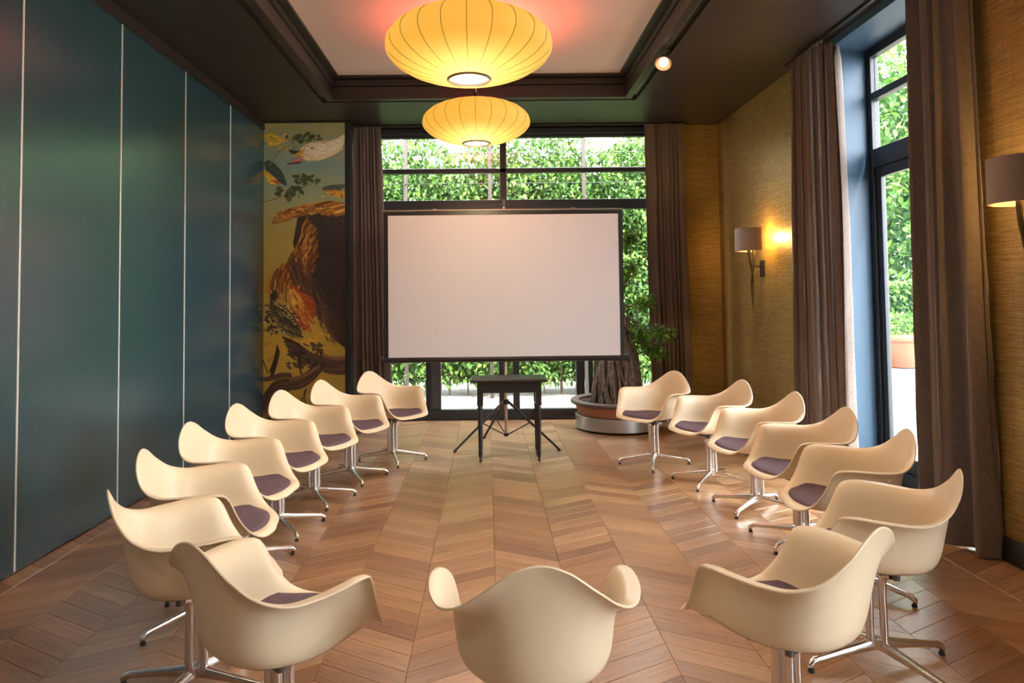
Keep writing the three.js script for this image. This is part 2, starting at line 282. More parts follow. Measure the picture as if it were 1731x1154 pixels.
// ---------------------------------------------------------------- the mural
{
  const c = document.createElement('canvas'); c.width = 512; c.height = 1920; const g = c.getContext('2d');
  const Y = (p) => (p - 208) / 484 * 1920 * 0.9944, X = (p) => (p - 445) / 138 * 512; // laid out in the painting's own proportions
  const lift0 = (c) => { const v = [1, 3, 5].map((i) => Math.round(255 * clamp(Math.pow(parseInt(c.slice(i, i + 2), 16) / 255, 0.74) * 1.06, 0, 1))); return 'rgb(' + v.join(',') + ')'; };
  const sky = g.createLinearGradient(0, 0, 0, 1920); sky.addColorStop(0, lift0('#8d8442')); sky.addColorStop(0.05, lift0('#79805a')); sky.addColorStop(0.14, lift0('#5f8579')); sky.addColorStop(0.24, lift0('#7f8a60')); sky.addColorStop(0.34, lift0('#8d8440')); sky.addColorStop(0.55, lift0('#9a842f')); sky.addColorStop(0.75, lift0('#b18a25')); sky.addColorStop(0.9, lift0('#8a6a22')); sky.addColorStop(1, lift0('#4a3a18'));
  g.fillStyle = sky; g.fillRect(0, 0, 512, 1920);
  const lift = (c, k = 1.0) => { const v = [1, 3, 5].map((i) => parseInt(c.slice(i, i + 2), 16) / 255).map((q) => clamp(Math.pow(q, 0.74) * 1.08 * k, 0, 1)); return 'rgb(' + v.map((q) => Math.round(q * 255)).join(',') + ')'; };
  const blot = (x, y, rx, ry, col, a = 1, rot = 0) => { g.save(); g.globalAlpha = a; g.translate(x, y); g.rotate(rot); g.beginPath(); g.ellipse(0, 0, rx, ry, 0, 0, 2 * PI); g.fillStyle = lift(col); g.fill(); g.restore(); };
  const poly = (pts, col, a = 1) => { // filled shape worked over with short brush strokes
    g.save(); g.globalAlpha = a; g.fillStyle = lift(col); g.beginPath(); g.moveTo(pts[0][0], pts[0][1]); for (let i = 1; i < pts.length; i++) { const p = pts[i - 1], q = pts[i]; g.quadraticCurveTo(p[0], p[1], (p[0] + q[0]) / 2, (p[1] + q[1]) / 2); } g.closePath(); g.fill(); g.clip();
    const xs = pts.map((p) => p[0]), ys = pts.map((p) => p[1]), x0 = Math.min(...xs), x1 = Math.max(...xs), y0 = Math.min(...ys), y1 = Math.max(...ys), dir = rr(-0.6, 0.6), n = clamp((x1 - x0) * (y1 - y0) / 60, 30, 700);
    for (let i = 0; i < n; i++) { const x = rr(x0, x1), y = rr(y0, y1), L = rr(8, 26), t = dir + rr(-0.4, 0.4); g.globalAlpha = 0.3 * a; g.strokeStyle = lift(col, rr(0.6, 1.45)); g.lineWidth = rr(2, 7); g.lineCap = 'round'; g.beginPath(); g.moveTo(x - L * cos(t), y - L * sin(t)); g.lineTo(x + L * cos(t), y + L * sin(t)); g.stroke(); }
    g.restore();
  };
  const stroke = (pts, col, w, a = 1) => { // a bundle of uneven bristle lines
    g.save(); g.lineCap = 'round'; if (w > 9) w *= 1.4; const m = w > 9 ? Math.round(clamp(w / 2.6, 4, 16)) : 1;
    for (let q = 0; q < m; q++) { const o = m > 1 ? (q / (m - 1) - 0.5) * w * 0.8 : 0; g.globalAlpha = a * (m > 1 ? 0.85 : 1); g.strokeStyle = lift(col, m > 1 ? rr(0.7, 1.4) : 1); g.lineWidth = m > 1 ? w / m * rr(1.3, 2.4) : w; const J = () => (m > 1 ? rr(-0.06, 0.06) * w : 0), P = pts.map(([x, y]) => [x + J() + o * 0.35, y + o + J()]); g.beginPath(); g.moveTo(P[0][0], P[0][1]); for (let i = 1; i < P.length - 1; i++) g.quadraticCurveTo(P[i][0], P[i][1], (P[i][0] + P[i + 1][0]) / 2, (P[i][1] + P[i + 1][1]) / 2); g.lineTo(...P[P.length - 1]); g.stroke(); }
    g.restore();
  };
  for (let k = 0; k < 260; k++) blot(rr(0, 512), rr(0, 560), rr(20, 70), rr(8, 24), ['#6f8a78', '#938a52', '#54807f', '#8a8a60'][k % 4], 0.12, rr(-0.3, 0.3));
  for (let k = 0; k < 260; k++) blot(rr(0, 512), rr(700, 1900), rr(20, 80), rr(8, 30), ['#b08a2c', '#8f7628', '#a0842e', '#7c6420'][k % 4], 0.13, rr(-0.4, 0.4));
  // great dark bird with brown plumage
  poly([[X(505), Y(348)], [X(583), Y(350)], [X(590), Y(350)], [X(590), Y(575)], [X(583), Y(570)], [X(560), Y(552)], [X(552), Y(500)], [X(525), Y(470)], [X(500), Y(420)], [X(490), Y(385)]], '#201a18');
  for (let k = 0; k < 900; k++) { const y = rr(352, 560), x = rr(500 + Math.max(0, y - 430) * 0.4, 583); blot(X(x), Y(y), rr(3, 14), rr(2, 4), ['#2c2524', '#181416', '#36282a', '#2a2c33'][k % 4], 0.5, rr(0.6, 1.4)); }
  for (let k = 0; k < 190; k++) { const t = k / 190, x = 470 + 112 * t, y = 362 - 18 * sin(t * PI * 0.8) + rr(-8, 8); stroke([[X(x - 12), Y(y + 4)], [X(x), Y(y)], [X(x + 16), Y(y - 2)]], ['#7a4716', '#4f2a10', '#a8691f', '#c98a33', '#5e3512'][k % 5], rr(4, 12), 0.75); }
  for (let k = 0; k < 520; k++) { const t = rnd(), w = rnd(), x = lerp(512, 450, t * t) + w * 38 * (0.4 + t), y = lerp(370, 468, t) + w * 22; stroke([[X(x + 6), Y(y - 14)], [X(x - 3), Y(y - 3)], [X(x - 2), Y(y + 13)]], ['#6a3a14', '#3c1f0e', '#8a5019', '#b87a2c', '#522a10', '#2a1810'][k % 6], rr(3, 10), 0.8); }
  for (let k = 0; k < 240; k++) { const t = rnd(), x = lerp(498, 575, t) + rr(-12, 10), y = lerp(440, 545, t) + rr(-14, 14); stroke([[X(x - 5), Y(y - 10)], [X(x), Y(y)], [X(x + 3), Y(y + 12)]], ['#3d241c', '#2c1b18', '#4e3022', '#241816'][k % 4], rr(4, 9), 0.7); }
  // white goose head and neck from the right
  poly([[X(586), Y(225)], [X(565), Y(236)], [X(545), Y(239)], [X(520), Y(240)], [X(506), Y(250)], [X(505), Y(262)], [X(520), Y(271)], [X(548), Y(268)], [X(568), Y(258)], [X(590), Y(246)]], '#d9c48c');
  poly([[X(580), Y(232)], [X(555), Y(242)], [X(525), Y(243)], [X(514), Y(252)], [X(530), Y(262)], [X(560), Y(256)], [X(586), Y(242)]], '#ece0b8', 0.8);
  poly([[X(516), Y(248)], [X(505), Y(254)], [X(492), Y(262)], [X(506), Y(262)], [X(516), Y(258)]], '#c98a2a'); poly([[X(514), Y(262)], [X(500), Y(266)], [X(486), Y(273)], [X(500), Y(273)], [X(514), Y(270)]], '#b5504a');
  poly([[X(508), Y(254)], [X(496), Y(252)], [X(486), Y(251)], [X(492), Y(258)], [X(502), Y(260)]], '#2a2622'); blot(X(527), Y(249), 8, 6, '#5a3a14');
  stroke([[X(486), Y(274)], [X(498), Y(273)], [X(508), Y(272)]], '#2a2220', 9);
  // small birds at the left, a duck wing on the right
  poly([[X(445), Y(272)], [X(452), Y(266)], [X(468), Y(276)], [X(480), Y(292)], [X(486), Y(312)], [X(476), Y(306)], [X(462), Y(300)], [X(445), Y(296)]], '#26332c');
  poly([[X(443), Y(284)], [X(452), Y(286)], [X(464), Y(296)], [X(474), Y(306)], [X(462), Y(308)], [X(445), Y(302)]], '#d09a1e'); poly([[X(456), Y(300)], [X(466), Y(299)], [X(476), Y(306)], [X(464), Y(310)]], '#b4432c');
  poly([[X(445), Y(228)], [X(458), Y(222)], [X(472), Y(230)], [X(478), Y(240)], [X(462), Y(246)], [X(445), Y(247)]], '#c9a02c'); blot(X(482), Y(230), 16, 22, '#b7a366'); blot(X(484), Y(230), 8, 12, '#2b2416'); for (let k = 0; k < 24; k++) blot(X(rr(450, 500)), Y(rr(230, 250)), rr(8, 24), rr(5, 10), ['#a8841e', '#5c5220', '#c4a23c'][k % 3], 0.7, rr(-0.6, 0.6));
  poly([[X(590), Y(308)], [X(560), Y(308)], [X(540), Y(314)], [X(552), Y(320)], [X(590), Y(320)]], '#2b3a30'); poly([[X(543), Y(318)], [X(565), Y(316)], [X(590), Y(320)], [X(590), Y(332)], [X(560), Y(328)]], '#b8791f'); for (let k = 0; k < 20; k++) blot(X(rr(546, 583)), Y(rr(318, 330)), rr(5, 12), rr(3, 6), ['#d8a035', '#5a3a16'][k % 2], 0.7);
  // twigs and leaves
  stroke([[X(455), Y(276)], [X(468), Y(256)], [X(482), Y(246)]], '#5f5a34', 7); stroke([[X(445), Y(335)], [X(470), Y(330)], [X(500), Y(318)], [X(540), Y(300)]], '#4c4826', 5); stroke([[X(505), Y(330)], [X(503), Y(310)], [X(505), Y(288)]], '#4c4826', 5);
  for (const [x, y, n, s] of [[528, 232, 9, 14], [505, 232, 6, 10], [512, 300, 14, 13], [500, 318, 12, 13], [470, 318, 5, 9], [490, 328, 6, 9], [530, 300, 6, 9]]) for (let k = 0; k < n; k++) blot(X(x + rr(-s, s)), Y(y + rr(-s * 0.6, s * 0.6)), rr(12, 26), rr(7, 13), ['#2e3a1e', '#222c18', '#3c4724'][k % 3], 0.95, rr(-0.9, 0.9));
  // russet and speckled birds
  poly([[X(488), Y(474)], [X(494), Y(469)], [X(503), Y(472)], [X(508), Y(480)], [X(528), Y(488)], [X(536), Y(504)], [X(528), Y(526)], [X(516), Y(545)], [X(506), Y(535)], [X(496), Y(515)], [X(486), Y(498)]], '#8a3414');
  poly([[X(488), Y(476)], [X(498), Y(474)], [X(508), Y(486)], [X(516), Y(502)], [X(508), Y(520)], [X(496), Y(508)], [X(488), Y(494)]], '#d2952a'); blot(X(500), Y(492), 26, 34, '#e6b53c', 0.7); for (let k = 0; k < 60; k++) blot(X(rr(510, 532)), Y(rr(490, 535)), rr(4, 14), rr(3, 8), ['#a24a1c', '#6e240f', '#7c2c12'][k % 3], 0.6, rr(-1, 1));
  poly([[X(445), Y(500)], [X(462), Y(494)], [X(482), Y(502)], [X(498), Y(520)], [X(508), Y(548)], [X(490), Y(552)], [X(462), Y(544)], [X(445), Y(540)]], '#8a7a3a');
  for (let k = 0; k < 150; k++) { const x = rr(447, 505), y = rr(500, 548); blot(X(x), Y(y), rr(4, 16), rr(3, 8), ['#17150f', '#241f14', '#c5b06a', '#1d1a12'][k % 4], 0.85, rr(-0.8, 0.8)); }
  for (let k = 0; k < 46; k++) blot(X(462 + rr(-6, 6) * rr(0.3, 1)), Y(491 + rr(-13, 13)), rr(5, 15), rr(4, 10), ['#1c1812', '#2a2418', '#3a3320', '#14110c'][k % 4], 0.85, rr(-1.2, 1.2));
  for (let k = 0; k < 90; k++) { const t = rnd(), x = lerp(462, 500, t) + rr(-9, 9), y = lerp(508, 544, t) + rr(-9, 9); stroke([[X(x - 7), Y(y - 4)], [X(x), Y(y)], [X(x + 8), Y(y + 6)]], ['#1a1610', '#2c2718', '#15120d', '#6a5f34'][k % 4], rr(3, 8), 0.8); }
  for (let k = 0; k < 70; k++) { const t = rnd(), x = lerp(492, 522, t) + rr(-7, 7), y = lerp(478, 530, t) + rr(-10, 10); stroke([[X(x - 3), Y(y - 6)], [X(x), Y(y)], [X(x + 4), Y(y + 7)]], ['#c98a2a', '#a8521c', '#e0ac3c', '#8a3414'][k % 4], rr(3, 8), 0.75); }
  stroke([[X(470), Y(498)], [X(490), Y(510)], [X(506), Y(535)], [X(508), Y(550)]], '#2a2216', 8);
  poly([[X(498), Y(560)], [X(520), Y(556)], [X(545), Y(542)], [X(545), Y(552)], [X(525), Y(565)], [X(505), Y(568)]], '#c98a1f');
  poly([[X(447), Y(560)], [X(460), Y(556)], [X(466), Y(572)], [X(458), Y(590)], [X(447), Y(592)]], '#a07a24');
  // the branch
  stroke([[X(590), Y(598)], [X(560), Y(600)], [X(530), Y(590)], [X(505), Y(572)], [X(485), Y(565)]], '#2c1d16', 84); stroke([[X(545), Y(592)], [X(525), Y(615)], [X(500), Y(626)], [X(470), Y(626)], [X(452), Y(645)], [X(445), Y(662)]], '#2a1c15', 60);
  for (let k = 0; k < 70; k++) blot(X(rr(484, 545)), Y(rr(563, 600)), rr(8, 26), rr(6, 14), ['#241a15', '#33241a', '#1b1512', '#3d2a1c'][k % 4], 0.8, rr(-0.2, 0.8));
  stroke([[X(590), Y(586)], [X(565), Y(588)], [X(545), Y(582)]], '#5c3a22', 26, 0.8); stroke([[X(540), Y(598)], [X(518), Y(614)], [X(490), Y(620)]], '#49301f', 20, 0.8);
  stroke([[X(492), Y(612)], [X(478), Y(610)], [X(460), Y(616)], [X(445), Y(618)]], '#33221a', 22); stroke([[X(505), Y(580)], [X(504), Y(595)], [X(508), Y(606)]], '#221813', 34); stroke([[X(470), Y(570)], [X(466), Y(592)], [X(458), Y(610)]], '#1d1611', 40); stroke([[X(446), Y(590)], [X(452), Y(606)]], '#1d1611', 16);
  stroke([[X(517), Y(634)], [X(511), Y(648)], [X(520), Y(662)], [X(527), Y(674)]], '#2e2014', 11); stroke([[X(511), Y(648)], [X(502), Y(660)], [X(498), Y(678)]], '#2e2014', 8); stroke([[X(460), Y(645)], [X(460), Y(672)], [X(448), Y(690)]], '#2e2014', 10); stroke([[X(555), Y(648)], [X(570), Y(646)], [X(583), Y(640)]], '#3a2a18', 6); stroke([[X(570), Y(646)], [X(568), Y(655)]], '#3a2a18', 5); stroke([[X(490), Y(628)], [X(485), Y(640)]], '#2e2014', 12);
  for (let k = 0; k < 2600; k++) { g.globalAlpha = 0.06; g.fillStyle = k % 2 ? '#fff2c0' : '#1a1208'; g.fillRect(rr(0, 512), rr(0, 1920), rr(1, 5), rr(1, 3)); } g.globalAlpha = 1;
  const t = new THREE.CanvasTexture(c); t.colorSpace = THREE.SRGBColorSpace;
  const mural = group('mural_painting', [(XL - 1.675) / 2, 0, ZM]);
  const face = new THREE.PlaneGeometry(-1.675 - XL, 3.59); face.translate(0, 1.8, 0.001);
  mesh('painted_canvas', face, new THREE.MeshPhysicalMaterial({ map: t, roughness: 0.55 }), mural);
  mesh('backing_board', box((XL + 1.675) / 2, (-1.675 - XL) / 2, 0.005, 3.595, -0.011, 0), M.black, mural);
  tag(mural, 'tall painted bird mural panel beside the dark panel wall', 'painting');
}
// ---------------------------------------------------------------- armchairs
const KEY = keyed([ // angle from the front, then (radius, height) of control points 2..5 of the section
  [0, 0.20, 0.428, 0.245, 0.434, 0.280, 0.437, 0.300, 0.416],
  [22, 0.215, 0.428, 0.262, 0.434, 0.298, 0.438, 0.318, 0.418],
  [38, 0.240, 0.424, 0.276, 0.434, 0.308, 0.444, 0.330, 0.426],
  [49, 0.248, 0.420, 0.274, 0.442, 0.304, 0.474, 0.326, 0.462],
  [58, 0.244, 0.416, 0.264, 0.468, 0.292, 0.540, 0.323, 0.528],
  [67, 0.238, 0.412, 0.256, 0.492, 0.276, 0.644, 0.322, 0.628],
  [76, 0.234, 0.410, 0.250, 0.502, 0.262, 0.664, 0.324, 0.648],
  [90, 0.230, 0.410, 0.246, 0.505, 0.256, 0.661, 0.323, 0.649],
  [106, 0.228, 0.410, 0.245, 0.505, 0.257, 0.654, 0.325, 0.644],
  [122, 0.228, 0.410, 0.247, 0.508, 0.264, 0.648, 0.330, 0.645],
  [137, 0.228, 0.408, 0.249, 0.515, 0.274, 0.655, 0.330, 0.674],
  [152, 0.224, 0.406, 0.247, 0.525, 0.279, 0.690, 0.324, 0.732],
  [166, 0.220, 0.405, 0.244, 0.533, 0.279, 0.724, 0.314, 0.786],
  [180, 0.218, 0.405, 0.242, 0.535, 0.278, 0.738, 0.308, 0.806]]);
function section(th) { let d = th * 180 / PI % 360; if (d > 180) d = 360 - d; const k = KEY(d); return [[0, 0.420], [0.12, 0.418], [k[0], k[1]], [k[2], k[3]], [k[4], k[5]], [k[6], k[7]]]; }
const shellPoint = (th, t) => { const [r, y] = bspline(section(th), t); return V(r * sin(th) * 0.965, y, r * cos(th)); };
const shellGeo = sheet((u, v) => shellPoint(u * 2 * PI, Math.max(v, 0.0)), 132, 30, 0.007, { closedU: true });
const padGeo = (() => { // cushion resting on the pan
  const R = keyed([[0, 0.268], [30, 0.278], [50, 0.272], [70, 0.236], [90, 0.218], [130, 0.208], [180, 0.195]]);
  const rowsOf = (th) => { let d = th * 180 / PI; if (d > 180) d = 360 - d; const R0 = R(d)[0], sec = section(th), out = []; for (const s of [0, 0.25, 0.5, 0.7, 0.85, 0.94, 0.985, 1.0, 1.0]) { let lo = 0, hi = 0.75; const want = s * R0; for (let q = 0; q < 22; q++) { const m = (lo + hi) / 2; bspline(sec, m)[0] < want ? lo = m : hi = m; } out.push([want, bspline(sec, lo)[1], s]); } return out; };
  const n = 64, pos = [], idx = [], uv = []; let m = 0;
  for (let i = 0; i < n; i++) { const th = i / n * 2 * PI, rows = rowsOf(th); m = rows.length; rows.forEach(([r, y, s], k) => { const lift = k === m - 1 ? -0.001 : 0.008 + 0.022 * Math.sqrt(Math.max(0, 1 - Math.pow(s, 9))); pos.push(r * sin(th) * 0.965, y + lift, r * cos(th)); uv.push(r * sin(th) * 2, r * cos(th) * 2); }); }
  for (let i = 0; i < n; i++) for (let k = 0; k < m - 1; k++) { const a = i * m + k, b = ((i + 1) % n) * m + k; idx.push(a, a + 1, b + 1, a, b + 1, b); }
  const g = new THREE.BufferGeometry(); g.setAttribute('position', new THREE.Float32BufferAttribute(pos, 3)); g.setAttribute('uv', new THREE.Float32BufferAttribute(uv, 2)); g.setIndex(idx); g.computeVertexNormals(); return g;
})();
function armRing(c, dir, w, h, y) { const sx = V(dir.z, 0, -dir.x), out = []; for (let k = 0; k < 12; k++) { const a = k / 12 * 2 * PI, ca = cos(a), sa = sin(a), q = (v) => Math.sign(v) * Math.pow(Math.abs(v), 0.7); out.push(V(c.x, y, c.z).addScaledVector(sx, q(ca) * w).add(V(0, q(sa) * h, 0))); } return out; }
function makeChair() {
  const o = group('shell_armchair'); o.userData.category = 'chair';
  mesh('shell', shellGeo, M.shell, o);
  mesh('seat_pad', padGeo, M.pad, o);
  mesh('mounting_spider', [rbox(-0.05, 0.05, 0.372, 0.382, -0.08, 0.08, 0.004), rbox(-0.11, 0.11, 0.378, 0.388, 0.06, 0.08, 0.004), rbox(-0.11, 0.11, 0.378, 0.388, -0.08, -0.06, 0.004), cyl(0.014, 0.014, 0.38, 0.406, 12, 0.1, 0.07), cyl(0.014, 0.014, 0.38, 0.406, 12, -0.1, 0.07), cyl(0.014, 0.014, 0.38, 0.406, 12, 0.1, -0.07), cyl(0.014, 0.014, 0.38, 0.406, 12, -0.1, -0.07)], mat([0.18, 0.17, 0.16], 0.4, 0.8), o);
  for (const [sx, sz] of [[1, 1], [-1, 1], [1, -1], [-1, -1]]) {
    const x = sx * 0.0225, z = sz * 0.0245;
    mesh('column_tube', new THREE.TubeGeometry(new THREE.CatmullRomCurve3([V(x * 0.7, 0.07, z * 0.7), V(x, 0.1, z), V(x, 0.2, z), V(x, 0.335, z), V(x * 1.2, 0.36, z * 1.2), V(x * 2.0, 0.374, z * 2.2)]), 26, 0.0145, 12, false), M.chrome, o);
    const foot = V(sx * 0.192, 0, sz * 0.236), dir = foot.clone().normalize(), L = foot.length(), rings = [];
    for (const [f, w, h, y] of [[0.0, 0.0155, 0.023, 0.082], [0.06, 0.0165, 0.024, 0.082], [0.15, 0.0155, 0.022, 0.078], [0.5, 0.013, 0.016, 0.064], [0.9, 0.0115, 0.012, 0.047], [0.96, 0.0115, 0.016, 0.042], [1.0, 0.0115, 0.0155, 0.033], [1.035, 0.010, 0.013, 0.028], [1.045, 0.006, 0.008, 0.027]]) rings.push(armRing(dir.clone().multiplyScalar(L * f), dir, w, h, y));
    const leg = mesh('leg', loft(rings), M.chrome, o);
    mesh('glide', [cyl(0.007, 0.007, 0.01, 0.03, 12, foot.x, foot.z), cyl(0.0125, 0.011, 0.0, 0.013, 14, foot.x, foot.z)], M.rubber, leg);
  }
  mesh('hub', [cyl(0.026, 0.03, 0.062, 0.1, 20)], M.chrome, o);
  return o;
}
const chairs = [
  [-0.895, -6.44, 0.825, 0.566, 'cream shell armchair at the far end of the left row, beside the garden window'],
  [-1.165, -5.825, 0.928, 0.376, 'cream shell armchair second from the garden window in the left row'],
  [-1.315, -5.205, 0.941, 0.339, 'cream shell armchair third from the garden window in the left row'],
  [-1.395, -4.575, 0.98, 0.198, 'cream shell armchair fourth from the garden window in the left row'],
  [-1.41, -3.94, 0.998, 0.06, 'cream shell armchair fifth from the garden window in the left row'],
  [-1.325, -3.305, 0.983, -0.183, 'cream shell armchair sixth from the garden window in the left row'],
  [-1.135, -2.705, 0.87, -0.5, 'cream shell armchair seventh in the left row, partly behind the nearest left chair'],
  [-0.675, -2.24, 0.60, -0.80, 'nearest cream shell armchair on the left, seen from behind its right side'],
  [0.128, -2.10, 0, -1, 'cream shell armchair at front centre, seen straight from behind'],
  [0.965, -2.29, -0.6, -0.8, 'nearest cream shell armchair on the right, seen from behind, turned left'],
  [1.57, -2.84, -0.88, -0.47, 'cream shell armchair with orange-lit inside, beside the brown drape of the gold wall'],
  [1.835, -3.57, -0.98, -0.2, 'cream shell armchair fifth from the garden window in the right row'],
  [1.888, -4.21, -1, 0, 'cream shell armchair fourth from the garden window in the right row'],
  [1.877, -4.864, -0.997, 0.07, 'cream shell armchair third from the garden window in the right row'],
  [1.777, -5.544, -0.973, 0.232, 'cream shell armchair second from the garden window in the right row'],
  [1.47, -6.17, -0.813, 0.58, 'cream shell armchair at the far end of the right row, before the plant pot']];
const chair0 = makeChair();
chairs.forEach(([x, z, fx, fz, label], i) => { const o = i ? dup(chair0) : chair0; o.position.set(x, 0, z); o.rotation.y = Math.atan2(fx, fz); tag(o, label, 'chair', 'shell armchairs in a horseshoe'); });
// ---------------------------------------------------------------- projection screen on its tripod
{
  const X = 0.175, Z = -7.0, o = group('projection_screen', [X, 0, Z]);
  const zc = 0.09;
  mesh('screen_surface', rbox(-1.172, 1.155, 0.905, 2.335, zc - 0.002, zc + 0.002, 0.001), M.screen, o);
  mesh('border', [rbox(-1.215, -1.172, 0.9, 2.375, zc - 0.003, zc + 0.004, 0.001), rbox(1.155, 1.198, 0.9, 2.375, zc - 0.003, zc + 0.004, 0.001), rbox(-1.172, 1.155, 2.335, 2.375, zc - 0.003, zc + 0.004, 0.001), rbox(-1.172, 1.155, 0.9, 0.906, zc - 0.003, zc + 0.004, 0.001)], M.black, o);
  const cs = cyl(0.032, 0.032, -1.235, 1.225, 20); cs.rotateZ(PI / 2); cs.translate(0, 0.885, zc - 0.02);
  const cas = mesh('case', cs, mat([0.02, 0.018, 0.02], 0.35, 0.2), o);
  for (const s of [-1, 1]) { const e = cyl(0.036, 0.036, -0.012, 0.012, 20); e.rotateZ(PI / 2); e.translate(s * 1.236, 0.885, zc - 0.02); mesh('end_cap', e, M.rubber, cas); }
  mesh('top_bar', rod([-1.23, 2.385, zc], [1.2, 2.385, zc], 0.009), M.steel, o);
  mesh('hanger', [rod([-0.7, 2.392, zc], [0, 2.48, 0.04], 0.005), rod([0.7, 2.392, zc], [0, 2.48, 0.04], 0.005)], M.black, o);
  for (const s of [-1, 1]) mesh('hanger_clip', rbox(s * 0.7 - 0.02, s * 0.7 + 0.02, 2.38, 2.4, zc - 0.012, zc + 0.012, 0.004), M.steel, o);
  mesh('pole', [rod([0, 0.11, 0], [0, 0.9, 0], 0.016), rod([0, 0.9, 0], [0, 2.5, 0], 0.012)], mat([0.55, 0.43, 0.34], 0.35, 0.6), o);
  mesh('pole_head', [rbox(-0.02, 0.02, 2.43, 2.5, -0.02, 0.05, 0.006), rbox(-0.012, 0.012, 2.33, 2.4, 0.05, 0.07, 0.004)], M.black, o);
  mesh('collar', [cyl(0.03, 0.03, 0.42, 0.47, 16), cyl(0.024, 0.024, 0.1, 0.13, 16)], M.black, o);
  for (const [fx, fz] of [[-0.518, 0.276], [0.517, 0.256], [-0.229, -0.378]]) {
    const leg = mesh('leg', [rod([fx * 0.05, 0.445, fz * 0.05], [fx * 0.99, 0.012, fz * 0.99], 0.013, 0.011)], M.black, o);
    mesh('brace', rod([fx * 0.03, 0.115, fz * 0.03], [fx * 0.46, 0.255, fz * 0.46], 0.006), M.black, leg);
    mesh('foot', rod([fx * 0.96, 0.022, fz * 0.96], [fx * 1.0, 0.004, fz * 1.0], 0.014, 0.013), M.rubber, leg);
  }
  tag(o, 'white projection screen with black border on a tripod', 'screen');
}
// ---------------------------------------------------------------- small black table
{
  const o = group('side_table', [0.19, 0, -6.47]);
  mesh('tabletop', rbox(-0.35, 0.35, 0.725, 0.752, -0.2, 0.2, 0.008), M.blackWood, o);
  mesh('apron', [rbox(-0.29, 0.29, 0.625, 0.725, 0.125, 0.145, 0.003), rbox(-0.29, 0.29, 0.625, 0.725, -0.145, -0.125, 0.003), rbox(-0.29, -0.27, 0.625, 0.725, -0.125, 0.125, 0.003), rbox(0.27, 0.29, 0.625, 0.725, -0.125, 0.125, 0.003)], M.blackWood, o);
  const prof = [[0.0, 0.03], [0.012, 0.03], [0.016, 0.05], [0.021, 0.075], [0.02, 0.1], [0.016, 0.105], [0.019, 0.12], [0.0205, 0.2], [0.0225, 0.35], [0.024, 0.44], [0.019, 0.455], [0.026, 0.47], [0.026, 0.485], [0.02, 0.495], [0.026, 0.52], [0.0, 0.52]].map((p) => new THREE.Vector2(...p));
  for (const [sx, sz] of [[-1, 1], [1, 1], [-1, -1], [1, -1]]) {
    const lg = new THREE.LatheGeometry(prof, 20); lg.translate(sx * 0.268, 0, sz * 0.124);
    const leg = mesh('leg', [lg, rbox(sx * 0.268 - 0.027, sx * 0.268 + 0.027, 0.51, 0.725, sz * 0.124 - 0.027, sz * 0.124 + 0.027, 0.003)], M.blackWood, o);
    const wh = cyl(0.02, 0.02, -0.009, 0.009, 18); wh.rotateZ(PI / 2); wh.translate(sx * 0.268, 0.02, sz * 0.124 + 0.006);
    mesh('caster', wh, M.black, leg);
  }
  tag(o, 'small black wooden table on turned legs before the screen', 'table');
}
// ---------------------------------------------------------------- pendant lamps
function makeLamp() {
  const o = group('pendant_lamp'); const NR = 22;
  const prof = keyed([[0, 0.118, 0.0], [0.13, 0.235, 0.026], [0.28, 0.350, 0.075], [0.42, 0.428, 0.14], [0.52, 0.452, 0.195], [0.62, 0.442, 0.255], [0.74, 0.382, 0.325], [0.87, 0.265, 0.38], [1, 0.11, 0.405]]);
  const at = (u, v) => { const [r, y0] = prof(v), y = y0 * 0.85, a = u * 2 * PI, b = Math.abs(sin(a * NR / 2)); const k = r * (1 + 0.02 * (Math.sqrt(b) - 0.75) * sin(PI * clamp(v, 0, 1))); return V(k * sin(a), y, k * cos(a)); };
  const skin = new THREE.Color().setRGB(1.0, 0.47, 0.05);
  mesh('shade', sheet(at, NR * 8, 30, 0.002, { closedU: true }), new THREE.MeshPhysicalMaterial({ color: new THREE.Color().setRGB(0.30, 0.20, 0.07), roughness: 0.8, emissive: skin, emissiveIntensity: 0.64 }), o);
  for (let k = 0; k < NR; k++) { const pts = []; for (let q = 0; q <= 16; q++) { const p = at(k / NR, q / 16); pts.push(V(p.x * 1.004, p.y, p.z * 1.004)); } mesh('rib', tube(pts, 0.0016, 32, 5), mat([0.25, 0.14, 0.03], 0.7), o); }
  const ring = new THREE.TorusGeometry(0.112, 0.009, 10, 48); ring.rotateX(PI / 2); ring.scale(1, 1.3, 1); mesh('bottom_ring', ring, mat([0.05, 0.04, 0.03], 0.5), o);
  mesh('diffuser', cyl(0.106, 0.106, 0.004, 0.008, 40), new THREE.MeshPhysicalMaterial({ color: 0xffffff, roughness: 0.7, emissive: new THREE.Color().setRGB(1, 0.86, 0.5), emissiveIntensity: 1.0 }), o);
  const top = new THREE.TorusGeometry(0.108, 0.006, 10, 48); top.rotateX(PI / 2); top.translate(0, 0.344, 0); mesh('top_ring', top, mat([0.5, 0.42, 0.3], 0.5), o);
  mesh('socket', [cyl(0.022, 0.022, 0.32, 0.43, 14), rod([-0.108, 0.344, 0], [0.108, 0.344, 0], 0.003)], M.black, o);
  return o;
}
